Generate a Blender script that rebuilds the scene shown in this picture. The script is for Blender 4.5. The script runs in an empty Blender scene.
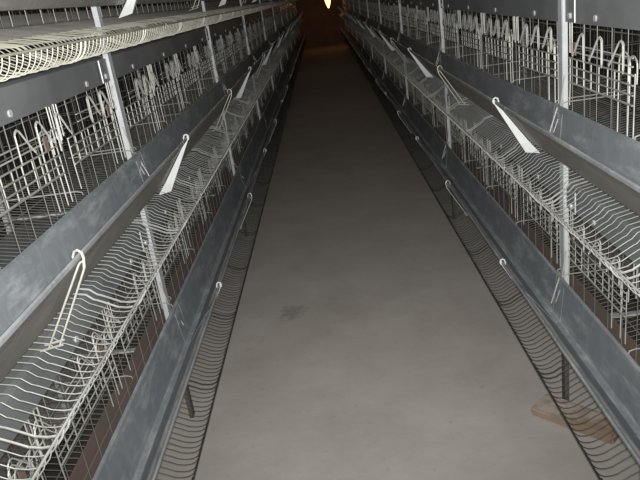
import bpy, bmesh, math, random
from mathutils import Vector, Matrix
random.seed(7)
S = bpy.context.scene
COL = S.collection
H = 1.38            # camera height
P = 0.53            # tier pitch
BAY = 1.95
CELL = BAY / 4
NB = 10

# ------------------------------------------------------------------ materials
def new_mat(name):
    m = bpy.data.materials.new(name); m.use_nodes = True
    nt = m.node_tree
    return m, nt, nt.nodes['Principled BSDF']

def noise_mix(nt, a, b, scale, lo, hi, detail=6.0, stretch=(1, 1, 1), coord='Object'):
    tc = nt.nodes.new('ShaderNodeTexCoord'); mp = nt.nodes.new('ShaderNodeMapping')
    mp.inputs['Scale'].default_value = stretch
    nz = nt.nodes.new('ShaderNodeTexNoise'); nz.inputs['Scale'].default_value = scale
    nz.inputs['Detail'].default_value = detail; nz.inputs['Roughness'].default_value = .65
    mr = nt.nodes.new('ShaderNodeMapRange')
    mr.inputs['From Min'].default_value = lo; mr.inputs['From Max'].default_value = hi
    mx = nt.nodes.new('ShaderNodeMix'); mx.data_type = 'RGBA'
    nt.links.new(tc.outputs[coord], mp.inputs['Vector']); nt.links.new(mp.outputs[0], nz.inputs['Vector'])
    nt.links.new(nz.outputs['Fac'], mr.inputs['Value']); nt.links.new(mr.outputs[0], mx.inputs['Factor'])
    for sock, v in ((mx.inputs[6], a), (mx.inputs[7], b)):
        if isinstance(v, tuple): sock.default_value = (*v, 1)
        else: nt.links.new(v, sock)
    return mx.outputs[2], nz.outputs['Fac']

def simple(name, a, b, scale=30, metallic=0., rough=.5, lo=.4, hi=.7, stretch=(1, 1, 1)):
    m, nt, bs = new_mat(name)
    c, f = noise_mix(nt, a, b, scale, lo, hi, stretch=stretch)
    nt.links.new(c, bs.inputs['Base Color'])
    bs.inputs['Metallic'].default_value = metallic; bs.inputs['Roughness'].default_value = rough
    return m

M = {}
M['wire'] = simple('galvanised_wire', (.34, .34, .31), (.24, .235, .21), 14, .25, .42)
M['door_wire'] = simple('dusty_door_wire', (.31, .315, .29), (.15, .14, .12), 12, .15, .5, .35, .7)
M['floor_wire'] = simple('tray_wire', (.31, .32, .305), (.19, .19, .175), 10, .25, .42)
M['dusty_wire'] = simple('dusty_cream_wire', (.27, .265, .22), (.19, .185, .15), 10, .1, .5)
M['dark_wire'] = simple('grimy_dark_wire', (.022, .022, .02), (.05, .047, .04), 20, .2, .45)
M['shaded_wire'] = simple('shaded_inner_wire', (.055, .05, .042), (.035, .03, .022), 12, .1, .6)  # darkness of the cage interior put into the colour of partitions and back
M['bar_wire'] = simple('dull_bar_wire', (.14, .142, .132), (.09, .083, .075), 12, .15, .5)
M['post'] = simple('galvanised_post', (.39, .41, .425), (.29, .30, .30), 9, .2, .5)
M['leg'] = simple('dark_leg', (.055, .05, .045), (.035, .032, .03), 12, 0, .8)  # lower end of the upright, a darker colour than the post
M['shade_strip'] = simple('shade_strip_dark', (.035, .028, .022), (.055, .045, .035), 16, 0, .95)  # near-black colour standing in for shade under the cages
M['inner_floor_wire'] = simple('dark_floor_wire', (.15, .148, .135), (.10, .095, .08), 10, .2, .5)  # cage floor wire, a darker grey than tray_wire
M['spring'] = simple('spring_wire', (.40, .41, .385), (.26, .25, .22), 14, .2, .45)
M['sheet'] = simple('dull_grey_sheet', (.12, .13, .132), (.185, .196, .196), 4, .25, .5, .35, .75)
M['manure'] = simple('dusty_manure_sheet', (.22, .23, .23), (.12, .115, .10), 5, .1, .6)
M['rust'] = simple('rusty_strip', (.10, .066, .052), (.075, .058, .05), 9, 0, .85, .35, .7)
M['tab'] = simple('rusty_tab', (.15, .10, .075), (.11, .085, .07), 25, 0, .8)
M['plate'] = simple('white_plate', (.44, .46, .455), (.36, .375, .36), 12, .05, .45)
M['bolt'] = simple('zinc_bolt', (.48, .49, .49), (.35, .35, .35), 20, .3, .35)
M['cord'] = simple('black_cord', (.02, .02, .02), (.03, .03, .03))
M['wall'] = simple('dark_brick_wall', (.16, .10, .07), (.10, .065, .05), 3, 0, .9)
M['ceil'] = simple('dark_ceiling', (.09, .085, .08), (.06, .055, .05), 3, 0, .9)

def trough_mat(name, a, b, spots, scuff=False):
    m, nt, bs = new_mat(name)
    c1, f = noise_mix(nt, a, b, 5, .35, .7)
    c2, f2 = noise_mix(nt, c1, spots, 30, .50, .72, detail=8, stretch=(1, .3, 1))
    c3, f3 = noise_mix(nt, c2, tuple(.55 * v for v in a), 9, .60, .82, detail=8, stretch=(1, .5, 1))
    c4, f4 = noise_mix(nt, c3, tuple(1.12 * v for v in b), 70, .52, .75, detail=3, stretch=(.12, 1, .12))
    out = c4
    if scuff:      # worn, dusty line where the sheet is folded below the rim
        tc = nt.nodes.new('ShaderNodeTexCoord'); sp = nt.nodes.new('ShaderNodeSeparateXYZ')
        sb = nt.nodes.new('ShaderNodeMath'); sb.operation = 'SUBTRACT'; sb.inputs[1].default_value = .099
        ab = nt.nodes.new('ShaderNodeMath'); ab.operation = 'ABSOLUTE'
        mr = nt.nodes.new('ShaderNodeMapRange'); mr.inputs['From Min'].default_value = .026; mr.inputs['From Max'].default_value = .004
        mp = nt.nodes.new('ShaderNodeMapping'); mp.inputs['Scale'].default_value = (1, .45, 1)
        nz = nt.nodes.new('ShaderNodeTexNoise'); nz.inputs['Scale'].default_value = 24; nz.inputs['Detail'].default_value = 9; nz.inputs['Roughness'].default_value = .7
        m2 = nt.nodes.new('ShaderNodeMapRange'); m2.inputs['From Min'].default_value = .34; m2.inputs['From Max'].default_value = .58
        mu = nt.nodes.new('ShaderNodeMath'); mu.operation = 'MULTIPLY'
        mx = nt.nodes.new('ShaderNodeMix'); mx.data_type = 'RGBA'
        L = nt.links.new
        L(tc.outputs['Object'], sp.inputs[0]); L(sp.outputs['Z'], sb.inputs[0]); L(sb.outputs[0], ab.inputs[0]); L(ab.outputs[0], mr.inputs['Value'])
        L(tc.outputs['Object'], mp.inputs['Vector']); L(mp.outputs[0], nz.inputs['Vector']); L(nz.outputs['Fac'], m2.inputs['Value'])
        L(mr.outputs[0], mu.inputs[0]); L(m2.outputs[0], mu.inputs[1])
        L(mu.outputs[0], mx.inputs['Factor']); L(out, mx.inputs[6]); mx.inputs[7].default_value = (.58, .58, .57, 1)
        out = mx.outputs[2]
    nt.links.new(out, bs.inputs['Base Color'])
    bs.inputs['Metallic'].default_value = .3; bs.inputs['Roughness'].default_value = .5
    return m
M['trough'] = trough_mat('galvanised_trough', (.150, .168, .182), (.20, .218, .232), (.33, .35, .36))
M['rim'] = trough_mat('scuffed_trough_rim', (.150, .160, .168), (.20, .21, .218), (.30, .31, .31), True)
M['outside'] = trough_mat('dirty_trough_outside', (.150, .142, .128), (.20, .19, .172), (.24, .23, .21))

def floor_mat():
    m, nt, bs = new_mat('concrete')
    c1, f = noise_mix(nt, (.268, .250, .229), (.338, .318, .294), 3.0, .3, .7, coord='Object')
    c2, f2 = noise_mix(nt, c1, (.19, .175, .158), 26, .60, .84, detail=10)
    # worn dark scuff with its own outline
    tc = nt.nodes.new('ShaderNodeTexCoord')
    vd = nt.nodes.new('ShaderNodeVectorMath'); vd.operation = 'SUBTRACT'; vd.inputs[1].default_value = (-.31, 2.84, 0)
    vs = nt.nodes.new('ShaderNodeVectorMath'); vs.operation = 'MULTIPLY'; vs.inputs[1].default_value = (1 / .085, 1 / .10, 0)
    vl = nt.nodes.new('ShaderNodeVectorMath'); vl.operation = 'LENGTH'
    nz = nt.nodes.new('ShaderNodeTexNoise'); nz.inputs['Scale'].default_value = 28; nz.inputs['Detail'].default_value = 6
    ad = nt.nodes.new('ShaderNodeMath'); ad.operation = 'MULTIPLY_ADD'; ad.inputs[1].default_value = 1.8
    mr = nt.nodes.new('ShaderNodeMapRange'); mr.inputs['From Min'].default_value = 1.75; mr.inputs['From Max'].default_value = 1.35
    mr.inputs['To Max'].default_value = .5
    nt.links.new(tc.outputs['Object'], vd.inputs[0]); nt.links.new(vd.outputs[0], vs.inputs[0]); nt.links.new(vs.outputs[0], vl.inputs[0])
    nt.links.new(tc.outputs['Object'], nz.inputs['Vector'])
    nt.links.new(nz.outputs['Fac'], ad.inputs[0]); nt.links.new(vl.outputs['Value'], ad.inputs[2])
    nt.links.new(ad.outputs[0], mr.inputs['Value'])
    mx = nt.nodes.new('ShaderNodeMix'); mx.data_type = 'RGBA'
    nt.links.new(mr.outputs[0], mx.inputs['Factor']); nt.links.new(c2, mx.inputs[6]); mx.inputs[7].default_value = (.13, .12, .11, 1)
    nt.links.new(mx.outputs[2], bs.inputs['Base Color'])
    bs.inputs['Roughness'].default_value = .8
    bp = nt.nodes.new('ShaderNodeBump'); bp.inputs['Strength'].default_value = .15; bp.inputs['Distance'].default_value = .01
    nt.links.new(f2, bp.inputs['Height']); nt.links.new(bp.outputs[0], bs.inputs['Normal'])
    return m
M['floor'] = floor_mat()

def brick_mat():
    m, nt, bs = new_mat('dusty_brick')
    c, f = noise_mix(nt, (.20, .145, .105), (.15, .11, .08), 14, .35, .7)
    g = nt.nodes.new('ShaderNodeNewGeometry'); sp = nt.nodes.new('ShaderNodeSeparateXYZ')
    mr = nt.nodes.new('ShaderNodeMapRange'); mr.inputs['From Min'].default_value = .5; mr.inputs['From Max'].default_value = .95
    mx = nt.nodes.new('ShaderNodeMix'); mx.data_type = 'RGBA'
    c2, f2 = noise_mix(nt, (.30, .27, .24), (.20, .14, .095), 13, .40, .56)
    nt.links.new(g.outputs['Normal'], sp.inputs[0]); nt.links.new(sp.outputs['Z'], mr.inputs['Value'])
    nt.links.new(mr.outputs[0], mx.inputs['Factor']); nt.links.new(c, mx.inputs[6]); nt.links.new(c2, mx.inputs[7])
    nt.links.new(mx.outputs[2], bs.inputs['Base Color']); bs.inputs['Roughness'].default_value = .9
    return m
M['brick'] = brick_mat()

def glow_mat():
    m, nt, bs = new_mat('lit_bulb')
    bs.inputs['Base Color'].default_value = (1, .8, .5, 1)
    bs.inputs['Emission Color'].default_value = (1, .52, .15, 1)
    bs.inputs['Emission Strength'].default_value = 4
    return m
M['glow'] = glow_mat()

# ------------------------------------------------------------------ mesh building
class MB:
    def __init__(s): s.v = []; s.f = []
    def tube(s, pts, r, n=5):
        pts = [Vector(p) for p in pts]
        k = len(pts); base = len(s.v)
        up = None
        for i, p in enumerate(pts):
            t = (pts[min(i + 1, k - 1)] - pts[max(i - 1, 0)])
            if t.length < 1e-9: t = Vector((0, 0, 1))
            t.normalize()
            if up is None:
                ref = Vector((0, 0, 1)) if abs(t.z) < .9 else Vector((1, 0, 0))
                up = (ref - t * ref.dot(t)).normalized()
            else:
                up = up - t * up.dot(t)
                if up.length < 1e-6: up = t.orthogonal()
                up.normalize()
            sd = t.cross(up)
            for j in range(n):
                a = 2 * math.pi * j / n
                s.v.append(tuple(p + (up * math.cos(a) + sd * math.sin(a)) * r))
        for i in range(k - 1):
            for j in range(n):
                a = base + i * n + j; b = base + i * n + (j + 1) % n
                s.f.append((a, b, b + n, a + n))
        s.f.append(tuple(base + j for j in reversed(range(n))))
        s.f.append(tuple(base + (k - 1) * n + j for j in range(n)))
    def prism(s, prof, y0, y1):          # closed profile of (x,z) extruded along y
        n = len(prof); b = len(s.v)
        for y in (y0, y1):
            for x, z in prof: s.v.append((x, y, z))
        for i in range(n):
            j = (i + 1) % n
            s.f.append((b + i, b + j, b + n + j, b + n + i))
        s.f.append(tuple(b + i for i in reversed(range(n))))
        s.f.append(tuple(b + n + i for i in range(n)))
    def sheet(s, line, t, y0, y1):       # open (x,z) polyline given a thickness
        L = [Vector((p[0], p[1])) for p in line]; off = []
        for i in range(len(L)):
            d = (L[min(i + 1, len(L) - 1)] - L[max(i - 1, 0)]).normalized()
            off.append(L[i] + Vector((-d.y, d.x)) * t)
        for i in range(len(L) - 1):
            s.prism([tuple(L[i]), tuple(L[i + 1]), tuple(off[i + 1]), tuple(off[i])], y0, y1)
    def box(s, c, d):
        x, y, z = c; a, b, e = d[0] / 2, d[1] / 2, d[2] / 2
        s.prism([(x - a, z - e), (x + a, z - e), (x + a, z + e), (x - a, z + e)], y - b, y + b)
    def mesh(s, name, mat, sx=1, org=(0, 0, 0), bevel=0, smooth=False):
        me = bpy.data.meshes.new(name)
        me.from_pydata([(sx * (v[0] - org[0]), v[1] - org[1], v[2] - org[2]) for v in s.v], [], s.f)
        bm = bmesh.new(); bm.from_mesh(me)
        if bevel: bmesh.ops.bevel(bm, geom=bm.edges[:], offset=bevel, segments=2, affect='EDGES')
        bmesh.ops.recalc_face_normals(bm, faces=bm.faces)
        bm.to_mesh(me); bm.free()
        me.materials.append(mat)
        if smooth:
            for p in me.polygons: p.use_smooth = True
        return me

def obj(name, me, parent=None, loc=(0, 0, 0)):
    o = bpy.data.objects.new(name, me); COL.objects.link(o); o.location = loc
    if parent: o.parent = parent
    return o
def thing(name, label, cat, loc, group=None):
    o = bpy.data.objects.new(name, None); COL.objects.link(o); o.location = loc
    o.empty_display_size = .1
    o['label'] = label; o['category'] = cat
    if group: o['group'] = group
    return o
def structure(name, me, loc=(0, 0, 0)):
    o = obj(name, me, None, loc); o['kind'] = 'structure'; return o

ORD = ['first', 'second', 'third', 'fourth', 'fifth', 'sixth', 'seventh', 'eighth', 'ninth', 'tenth', 'eleventh']
SIDE = {1: 'right', -1: 'left'}
TIER = ['bottom', 'middle', 'top']
POST0 = {1: 1.915, -1: 2.08}          # y of the first post in view

# ------------------------------------------------------------------ setting
fb = MB(); fb.box((0, 9.0, -.05), (4.4, 22.0, .1)); structure('floor', fb.mesh('floor', M['floor']))
YB = 19.95
b = MB(); b.box((0, YB + .1, 1.4), (4.4, .2, 2.8)); structure('wall_back', b.mesh('wall_back', M['wall']))
for s in (1, -1):
    b = MB(); b.box((s * 2.1, 9.0, 1.4), (.2, 22.0, 2.8)); structure('wall_' + SIDE[s], b.mesh('wall_' + SIDE[s], M['ceil']))
b = MB(); b.box((0, 9.0, 2.85), (4.4, 22.0, .1)); structure('ceiling', b.mesh('ceiling', M['ceil']))

# ------------------------------------------------------------------ cage meshes
# coordinates: x = distance from aisle centre, y = 0..BAY from the bay's far post TOWARDS the camera is v (y=-v), z relative to eye for the middle tier
TRAY = [(1.09, -.452), (.90, -.486), (.72, -.519), (.655, -.531), (.600, -.543), (.592, -.545), (.580, -.558), (.573, -.561), (.556, -.571),
        (.540, -.581), (.524, -.5845), (.511, -.5835), (.501, -.578), (.493, -.569), (.488, -.559), (.485, -.547)]
XC = .665
ORG = (.88, 0, -.53)

def tray_mesh(sx, mat):
    m = MB(); n = 80
    def adj(x, z):                      # the left trays reach a little further out
        return (x - .022 * min(1, max(0, (.60 - x) / .1)), z - .004 * min(1, max(0, (.60 - x) / .1))) if sx < 0 else (x, z)
    TR = [adj(*p) for p in TRAY]
    for i in range(n):
        v = .012 + i * (BAY - .024) / (n - 1)
        k = i % 20
        r = .0023 if k in (9, 10) else .0010
        dz = random.uniform(-.0012, .0012); dy = random.uniform(-.002, .002)
        m.tube([(x, -v + dy * (1.1 - x), z + dz) for x, z in TR[3:]], r, 5)
    for (x, z), r in ((adj(.4820, -.547), .0023), ((.66, -.534), .002)):
        m.tube([(x, -.004, z), (x, -BAY + .004, z)], r, 6)
    return m.mesh('egg_tray', mat, sx, ORG)

def floor_mesh(sx):
    m = MB(); n = 80
    for i in range(n):
        v = .012 + i * (BAY - .024) / (n - 1)
        m.tube([(x, -v, z) for x, z in TRAY[:4]], .00115, 5)
    for x, z in ((.80, -.508), (.94, -.482), (1.085, -.456)):
        m.tube([(x, -.004, z), (x, -BAY + .004, z)], .002, 6)
    return m.mesh('cage_floor', M['inner_floor_wire'], sx, ORG)

def grille_mesh(sx):
    m = MB(); nv = 23
    for i in range(nv):
        v = .018 + i * (BAY - .036) / (nv - 1)
        j = random.uniform(-.004, .004)
        m.tube([(XC + .009, -v, -.118), (XC + .009, -v + j, -.30), (XC + .009, -v + j, -.505)], .0010, 5)
    for z in (-.173, -.228, -.44, -.505):
        m.tube([(XC + .012, -.004, z), (XC + .012, -BAY + .004, z)], .0013, 5)
    return m.mesh('front_grille', M['bar_wire'], sx, ORG)

def arch(m, v0, v1, ztop, z0, x, r):
    w = (v1 - v0) / 2; c = (v0 + v1) / 2
    pts = [(x, -v0, z0)]
    for i in range(9):
        a = math.pi * (1 - i / 8)
        pts.append((x, -(c + w * math.cos(a)), ztop - w + w * math.sin(a)))
    pts.append((x, -v1, z0)); m.tube(pts, r, 5)

def door_mesh(sx):
    m = MB(); x = XC - .001; r = .0018
    fl = (lambda v: v) if sx > 0 else (lambda v: CELL - v)
    vs = [.022, .072, .122, .172, .222, .275, .315]
    for v in vs: m.tube([(x, -fl(v), -.258), (x, -fl(v), -.325)], r, 5)
    a, b_ = sorted((fl(.338), fl(.395))); arch(m, a, b_, -.213, -.325, x, .0021)
    a, b_ = sorted((fl(.395), fl(.438))); arch(m, a, b_, -.217, -.275, x - .003, .0021)
    for z, va, vb in ((-.259, .022, .42), (-.281, .022, .42), (-.303, .022, .42), (-.325, .022, .42)):
        m.tube([(x - .003, -fl(va), z), (x - .003, -fl(vb), z)], .0021 if z > -.32 else .0026, 5)
    for v in (.338, .392, .422): m.tube([(x, -fl(v), -.255), (x - .002, -fl(v + .004), -.40)], r, 5)
    m.tube([(x, -fl(.022), -.325), (x - .002, -fl(.022), -.39)], r, 5)
    return m.mesh('door', M['door_wire'], sx, ORG)

def spring_mesh(sx):
    m = MB(); x = XC - .004
    for pk in ((.106, .222, .342) if sx > 0 else (.005, .122, .230)):
        for d, dx in ((0, 0), (.020, .010)):
            q = lambda v, z: (x - dx, -(pk + v + d), z)
            m.tube([q(-.062, -.226), q(-.054, -.226), q(-.044, -.216), q(-.014, -.182), q(-.006, -.174), q(.003, -.171), q(.011, -.174),
                    q(.016, -.179), q(.017, -.20), q(.018, -.232)], .0018, 5)
        m.tube([(x, -(pk + .018), -.232), (x - .004, -(pk + .024), -.240), (x - .008, -(pk + .033), -.240), (x - .010, -(pk + .038), -.232)], .0018, 5)
        m.tube([(x, -(pk - .058), -.228), (x - .006, -(pk - .05), -.235), (x - .010, -(pk - .038), -.228)], .0018, 5)
    a = -.02 if sx < 0 else .04
    m.tube([(x + .003, -a, -.224), (x + .003, -a - .36, -.224)], .0019, 5)
    m.tube([(x + .003, -a, -.205), (x + .003, -a - .36, -.205)], .0017, 5)
    return m.mesh('latch_spring', M['spring'], sx, ORG)

def tab_mesh(sx):
    m = MB(); m.box((XC - .007, -(.075 if sx > 0 else CELL - .355), -.236), (.003, .022, .034))
    return m.mesh('rusty_tab', M['tab'], sx, ORG, bevel=.0008)

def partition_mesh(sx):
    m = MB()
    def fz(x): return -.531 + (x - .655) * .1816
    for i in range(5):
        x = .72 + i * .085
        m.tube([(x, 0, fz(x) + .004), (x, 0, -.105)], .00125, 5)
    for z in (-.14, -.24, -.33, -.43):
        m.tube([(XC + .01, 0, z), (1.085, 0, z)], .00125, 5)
    return m.mesh('partition', M['shaded_wire'], sx, ORG)

def pin_mesh(sx):
    m = MB()
    # hooked front rod and paired hairpins at the cell boundary
    m.tube([(.84, -.004, -.372), (.655, -.004, -.372), (.640, -.004, -.376), (.639, -.004, -.383)], .0017, 5)
    for dv in (-.03, .012):
        x = XC - .004
        m.tube([(x, -dv, -.238), (x, -dv, -.160), (x, -dv - .016, -.158), (x, -dv - .016, -.245)], .0019, 5)
    return m.mesh('front_hook', M['door_wire'], sx, ORG)

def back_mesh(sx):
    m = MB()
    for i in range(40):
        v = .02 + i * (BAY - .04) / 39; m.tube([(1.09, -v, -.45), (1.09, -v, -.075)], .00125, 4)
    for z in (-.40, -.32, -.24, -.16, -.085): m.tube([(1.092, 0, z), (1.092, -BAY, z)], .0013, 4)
    return m.mesh('back_grille', M['shaded_wire'], sx, ORG)

def deflector_mesh(sx):
    m = MB()
    m.sheet([(XC + .012, -.156), (XC, -.160), (XC, -.090), (XC + .014, -.086), (.88, -.075), (1.088, -.055)], .0022, -BAY + .003, -.003)
    return m.mesh('deflector_sheet', M['sheet'], sx, ORG)

def bolt_mesh(sx):
    m = MB(); n = 8
    pr = [(math.cos(2 * math.pi * i / n) * .008, math.sin(2 * math.pi * i / n) * .008) for i in range(n)]
    m.prism(pr, 0, .006)
    m.prism([(.011 * math.cos(2 * math.pi * i / 12), .011 * math.sin(2 * math.pi * i / 12)) for i in range(12)], -.0015, 0)
    m.v = [(-y if True else 0, x, z) for x, y, z in m.v]
    return m.mesh('bolt', M['bolt'], sx)

def strip_mesh(sx):
    m = MB()
    m.sheet([(XC + .016, -.478), (XC + .020, -.395)], .003, -BAY + .004, -.004)
    return m.mesh('rusty_strip', M['rust'], sx, ORG)

LIB = {}
for s in (1, -1):
    LIB[s] = dict(
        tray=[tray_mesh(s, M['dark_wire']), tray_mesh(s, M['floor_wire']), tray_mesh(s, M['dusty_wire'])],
        grille=grille_mesh(s), floor=floor_mesh(s), door=door_mesh(s), spring=spring_mesh(s), tab=tab_mesh(s), part=partition_mesh(s), pin=pin_mesh(s),
        back=back_mesh(s), defl=deflector_mesh(s), bolt=bolt_mesh(s), strip=strip_mesh(s))

for s in (1, -1):
    for t in range(3):
        for k in range(NB):
            yf = POST0[s] + BAY * k                      # far post of this bay
            L = LIB[s]
            look = {0: 'grimy wire cage with dark egg tray', 1: 'wire cage with pale egg tray',
                    2: 'wire cage with cream egg tray'}[t]
            r = thing('battery_cage', '%s, %s tier of %s row, %s from camera' % (look, TIER[t], SIDE[s], ORD[k]), 'cage',
                      (s * .88, yf, H + (t - 1) * P - .53), 'cages of the %s row, %s tier' % (SIDE[s], TIER[t]))
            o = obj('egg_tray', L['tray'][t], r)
            fo_ = obj('cage_floor', L['floor'], r); fo_['label'] = 'dark grey wire floor inside the cage'
            obj('front_grille', L['grille'], r)
            obj('back_grille', L['back'], r)
            d = obj('deflector_sheet', L['defl'], r)
            for c in range(4):
                obj('bolt', L['bolt'], d, (s * (XC - ORG[0]), -(c + .43) * CELL, -.143 - ORG[2]))
            if t == 0:
                st = obj('rusty_strip', L['strip'], r); st['label'] = 'rust-brown sheet strip behind the trough'
            off = .065 if s < 0 else 0
            for c in range(4):
                j = lambda a: random.uniform(-a, a)
                dr = obj('door', L['door'], r, (j(.002), -c * CELL + off * .5 + j(.006), .007 + j(.003)))
                dr.rotation_euler = (j(.012), 0, 0)
                obj('latch_spring', L['spring'], dr, (j(.003), -.016 + j(.007), -.014 + j(.004)))
                tb = obj('tab', L['tab'], dr, (0, j(.01), j(.006))); tb['label'] = 'rust-brown tab'
            for c in range(5):
                v = min(max(c * CELL, .025), BAY - .025)
                pt = obj('partition', L['part'], r, (0, -v, 0)); obj('front_hook', L['pin'], pt)

# ------------------------------------------------------------------ troughs and their hangers
TORG = (.575, 0, -.512)
def trough_mesh(sx):
    m = MB()
    m.sheet([(.4975, -.3755), (.4955, -.3705), (.492, -.3685), (.488, -.371), (.489, -.378), (.524, -.4145), (.592, -.506), (.598, -.512), (.613, -.512), (.618, -.507), (.630, -.395),
             (.631, -.385), (.637, -.383), (.640, -.388)], .0018, -BAY + .0015, -.0015)
    me = m.mesh('trough_body', M['trough'], sx, TORG)
    me.materials.append(M['rim']); me.materials.append(M['outside'])
    for p in me.polygons:
        x = sx * p.center.x + TORG[0]
        if x < .597: p.material_index = 1
        if x < .600 and p.normal.z < -.2 and p.normal.x * sx < -.2: p.material_index = 2
    return me
def lap_mesh(sx):          # the doubled lap where two lengths of trough meet
    m = MB()
    m.sheet([(.493, -.3795), (.5265, -.4135), (.5935, -.5045), (.599, -.5098), (.612, -.5098), (.6160, -.506), (.628, -.397)], .0009, -.07, -.004)
    return m.mesh('lap_joint', M['trough'], sx, TORG)
def plate_mesh(sx):        # flat tapering plate hung from the rim, its foot under the egg tray
    m = MB()
    m.prism([(.4835, -.372), (.488, -.366), (.4945, -.378), (.521, -.4145), (.5895, -.5085), (.622, -.549), (.578, -.541)], -.0015, .0015)
    m.prism([(.4835, -.372), (.4845, -.372), (.579, -.541), (.578, -.541)], .0015, .013)
    m.tube([(.487, 0, -.378), (.484, .0, -.370), (.486, .0, -.363), (.492, .0, -.360), (.498, .0, -.363), (.501, .0, -.372), (.500, .0, -.380)], .0027, 6)
    return m.mesh('plate_hanger', M['plate'], sx, TORG)
def clip_mesh(sx):         # wire loop: hook over the rim, two straight legs, two foot rods
    m = MB(); r = .0021
    m.tube([(.503, .004, -.388), (.504, .004, -.374), (.499, .003, -.365), (.492, .001, -.362), (.485, .0, -.367), (.483, -.002, -.377), (.487, -.002, -.396)], r * 1.25, 6)
    # the loop's two legs lie one behind the other across the trough
    m.tube([(.574, -.001, -.546), (.490, -.001, -.402), (.486, -.001, -.394), (.485, -.001, -.388), (.487, -.001, -.384), (.491, -.001, -.385), (.496, -.001, -.390), (.594, -.001, -.546)], r, 6)
    m.tube([(.565, -.002, -.543), (.612, -.002, -.551)], r, 5)
    m.tube([(.560, -.002, -.533), (.600, -.002, -.540)], r, 5)
    return m.mesh('wire_hanger', M['wire'], sx, TORG)
TL = {s: (trough_mesh(s), lap_mesh(s), plate_mesh(s), clip_mesh(s)) for s in (1, -1)}
HANG = {1: (2.035, 3.03, 2.02), -1: (2.15, 1.11, 2.17)}    # first plate, first clip, pitch
for s in (1, -1):
    for t in range(3):
        ys = []
        for k in range(-1, 12):
            ys.append((HANG[s][0] + k * HANG[s][2], 2)); ys.append((HANG[s][1] + k * HANG[s][2], 3))
        for k in range(NB):
            yf = POST0[s] + BAY * k
            r = thing('feed_trough', 'dull galvanised feed trough, %s tier of %s row, %s length from camera' % (TIER[t], SIDE[s], ORD[k]), 'trough',
                      (s * (TORG[0] - ((.017, .008, .008)[t] if s < 0 else 0)), yf, H + (t - 1) * P + TORG[2] + (.034 if t == 2 else -.004 if s < 0 else 0)), 'feed troughs of the %s row, %s tier' % (SIDE[s], TIER[t]))
            obj('trough_body', TL[s][0], r); obj('lap_joint', TL[s][1], r)
            for y, kd in ys:
                if yf - BAY <= y < yf:
                    h = obj(('plate_hanger', 'wire_hanger')[kd - 2], TL[s][kd], r, (0, y - yf, 0))
                    h['label'] = ('white triangular plate hooked over the rim', 'bare wire loop hooked over the rim')[kd - 2]

# ------------------------------------------------------------------ frames between bays
XP = .648
TOP = H + P + .05
def channel(x, w, d, z0, z1):
    m = MB(); t = .0025
    m.box((x, 0, (z0 + z1) / 2), (t, w, z1 - z0))
    for y in (-w / 2 + t / 2, w / 2 - t / 2): m.box((x + d / 2, y, (z0 + z1) / 2), (d, t, z1 - z0))
    return m
for s in (1, -1):
    m = channel(XP, .031, .014, .30, TOP)
    
    mp = m.mesh('front_post', M['post'], s, (XP, 0, 0))
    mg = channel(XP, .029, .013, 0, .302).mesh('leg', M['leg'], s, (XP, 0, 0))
    mr_ = channel(1.098, .031, .014, 0, TOP).mesh('rear_post', M['post'], s, (XP, 0, 0))
    m = MB(); m.box((.873, 0, 0), (.436, .02, .006)); mc = m.mesh('crossbar', M['post'], s, (XP, 0, 0))
    m = MB()
    m.tube([(.652, -.018, -.30), (.640, -.020, -.383), (.630, -.022, -.384), (.606, -.032, -.446), (.600, -.034, -.462)], .0019, 6)
    m.tube([(.622, -.050, -.412), (.607, -.056, -.448)], .0014, 6)
    m.tube([(.640, -.02, -.3815), (.640, .018, -.3815)], .0022, 6)
    mh = m.mesh('trough_hook', M['wire'], s, (XP, 0, 0))
    m = MB(); m.box((.656, -.056, -.124), (.004, .070, .066)); ms = m.mesh('splice_plate', M['sheet'], s, (XP, 0, 0), bevel=.001)
    m = MB(); m.tube([(.6535, -.094, -.092), (.6535, -.094, -.156)], .002, 5); mt = m.mesh('splice_edge', M['plate'], s, (XP, 0, 0))
    for k in range(NB + 1):
        y = POST0[s] + BAY * (k - 1)
        lab = ('pale galvanised upright frame at near end of %s row, beside the camera' % SIDE[s]) if k == 0 else \
              'pale galvanised upright post of %s cage row, %s one ahead of the camera' % (SIDE[s], ORD[k - 1])
        r = thing('cage_post', lab, 'post', (s * XP, y, 0), 'uprights of the %s row' % SIDE[s])
        obj('front_post', mp, r); lg = obj('leg', mg, r); lg['label'] = 'dark lower leg'; obj('rear_post', mr_, r)
        for t in range(3):
            z = H + (t - 1) * P
            obj('crossbar', mc, r, (0, 0, z - .552)); obj('trough_hook', mh, r, (0, 0, z))
            sp = obj('splice_plate', ms, r, (0, 0, z)); obj('edge', mt, sp)
            obj('bolt', LIB[s]['bolt'], sp, (s * (.654 - XP), -.062, -.140))

# ------------------------------------------------------------------ dark strips added as painted shade under the cages
for s in (1, -1):
    m = MB(); n = 150; rows = 6; rnd = random.Random(3 + s)
    for i in range(n + 1):
        y = -.6 + 20.2 * i / n
        for k in range(rows):
            x = .84 + .32 * k / (rows - 1) + (rnd.uniform(-.025, .025) if k in (0, rows - 1) else 0)
            m.v.append((s * x, y, .002 if k in (0, rows - 1) else .045 + rnd.uniform(-.02, .02)))
    for i in range(n):
        for k in range(rows - 1):
            a = i * rows + k; m.f.append((a, a + 1, a + rows + 1, a + rows))
    lt = obj('under_cage_shade', m.mesh('under_cage_shade', M['shade_strip'], smooth=True)); lt['kind'] = 'stuff'
    lt['label'] = 'added dark strip standing in for shade under the %s cage row' % SIDE[s]; lt['category'] = 'shade_strip'

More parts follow.
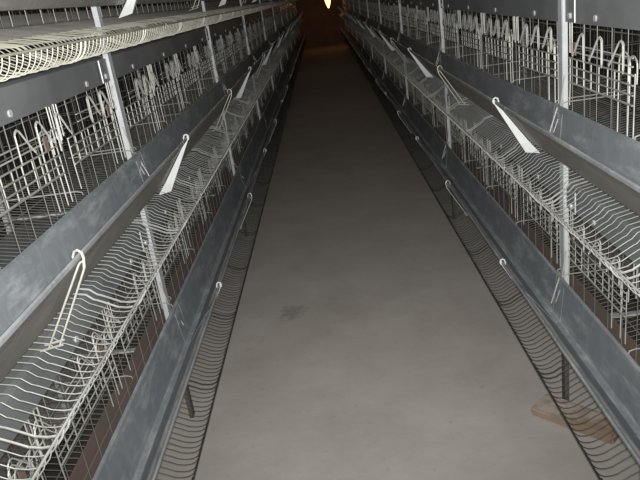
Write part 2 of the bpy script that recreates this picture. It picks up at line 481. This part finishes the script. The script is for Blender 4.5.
# ------------------------------------------------------------------ brick on the floor
m = MB(); m.box((0, 0, .016), (.27, .105, .032))
bk = obj('brick', m.mesh('brick', M['brick'], bevel=.006), None, (.650, 1.795, 0))
bk.rotation_euler = (0, 0, math.radians(-46))
bk['label'] = 'dusty brown brick lying on the floor under right bottom egg tray'; bk['category'] = 'brick'

# ------------------------------------------------------------------ lamp at the far end, and added fill bulbs overhead
def lathe(prof, n=20):
    m = MB()
    for r_, z in prof:
        for i in range(n):
            a = 2 * math.pi * i / n; m.v.append((r_ * math.cos(a), r_ * math.sin(a), z))
    for i in range(len(prof) - 1):
        for j in range(n):
            a = i * n + j; b_ = i * n + (j + 1) % n; m.f.append((a, b_, b_ + n, a + n))
    m.f.append(tuple(range(n))); m.f.append(tuple((len(prof) - 1) * n + j for j in range(n)))
    return m
LY = 18.6; LZ = H - .36
lamp = thing('hanging_lamp', 'glowing orange bulb hanging over the far end of the aisle', 'lamp', (.235, LY, LZ))
BULB = lathe([(.004, 0), (.018, .01), (.035, .05), (.058, .12), (.078, .20), (.09, .27), (.085, .32), (.06, .37), (.045, .40)]).mesh('bulb', M['glow'], smooth=True)
SOCK = lathe([(.05, .40), (.055, .41), (.055, .50), (.03, .53), (.012, .55)]).mesh('socket', M['cord'])
def fit_lamp(root, z):
    obj('bulb', BULB, root); obj('socket', SOCK, root)
    mm = MB(); mm.tube([(0, 0, .54), (0, 0, 2.8 - z)], .008, 8); obj('cord', mm.mesh('cord', M['cord']), root)
fit_lamp(lamp, LZ)
for y, lab in ((4.6, 'added unseen fill bulb above the near part of the aisle'), (8.6, 'added unseen fill bulb above the middle of the aisle'), (13.0, 'added unseen fill bulb above the far part of the aisle')):
    ov = thing('hanging_lamp', lab, 'lamp', (0, y, 2.15)); fit_lamp(ov, 2.15)  # bulbs added out of view, only to fill the far floor with light
    l2 = bpy.data.lights.new('lamp_light', 'POINT'); l2.energy = 2.4; l2.color = (1, .86, .74); l2.shadow_soft_size = .08
    o2 = bpy.data.objects.new('lamp_light', l2); COL.objects.link(o2); o2.location = (0, y, 2.03)
ld = bpy.data.lights.new('lamp_light', 'POINT'); ld.energy = 2.6; ld.color = (1, .36, .13); ld.shadow_soft_size = .12
lo = bpy.data.objects.new('lamp_light', ld); COL.objects.link(lo); lo.location = (.235, LY - .2, LZ + .1)

# ------------------------------------------------------------------ camera and its flash
f = 666.0
def nrm(v): return Vector(v).normalized()
dY = nrm((-2, -245, f)); dD = Vector((260, 1810, f)); dD = (dD - dY * dD.dot(dY)).normalized(); dX = dD.cross(dY)
right = Vector((dX[0], dY[0], -dD[0])); up = -Vector((dX[1], dY[1], -dD[1])); back = -Vector((dX[2], dY[2], -dD[2]))
R = Matrix((right, up, back)).transposed()
cd = bpy.data.cameras.new('camera'); cd.sensor_width = 36; cd.lens = f / 640 * 36; cd.clip_start = .02; cd.clip_end = 100
cam = bpy.data.objects.new('camera', cd); COL.objects.link(cam)
cam.matrix_world = Matrix.Translation((0, 0, H)) @ R.to_4x4()
S.camera = cam
fl = bpy.data.lights.new('flash', 'SPOT'); fl.energy = 380; fl.color = (1, .985, .96); fl.spot_size = math.radians(104); fl.spot_blend = 1; fl.shadow_soft_size = .012
fo = bpy.data.objects.new('flash', fl); COL.objects.link(fo)
fo.matrix_world = Matrix.Translation(Vector((0, 0, H)) + right * .002 + up * .006) @ R.to_4x4() @ Matrix.Rotation(math.radians(11), 4, 'X')

w = bpy.data.worlds.new('world'); S.world = w; w.use_nodes = True
w.node_tree.nodes['Background'].inputs['Color'].default_value = (.6, .65, .7, 1)
w.node_tree.nodes['Background'].inputs['Strength'].default_value = .004
vs = S.view_settings; vs.view_transform = 'Standard'; vs.look = 'None'; vs.gamma = 1; vs.use_curve_mapping = False; vs.exposure = 0
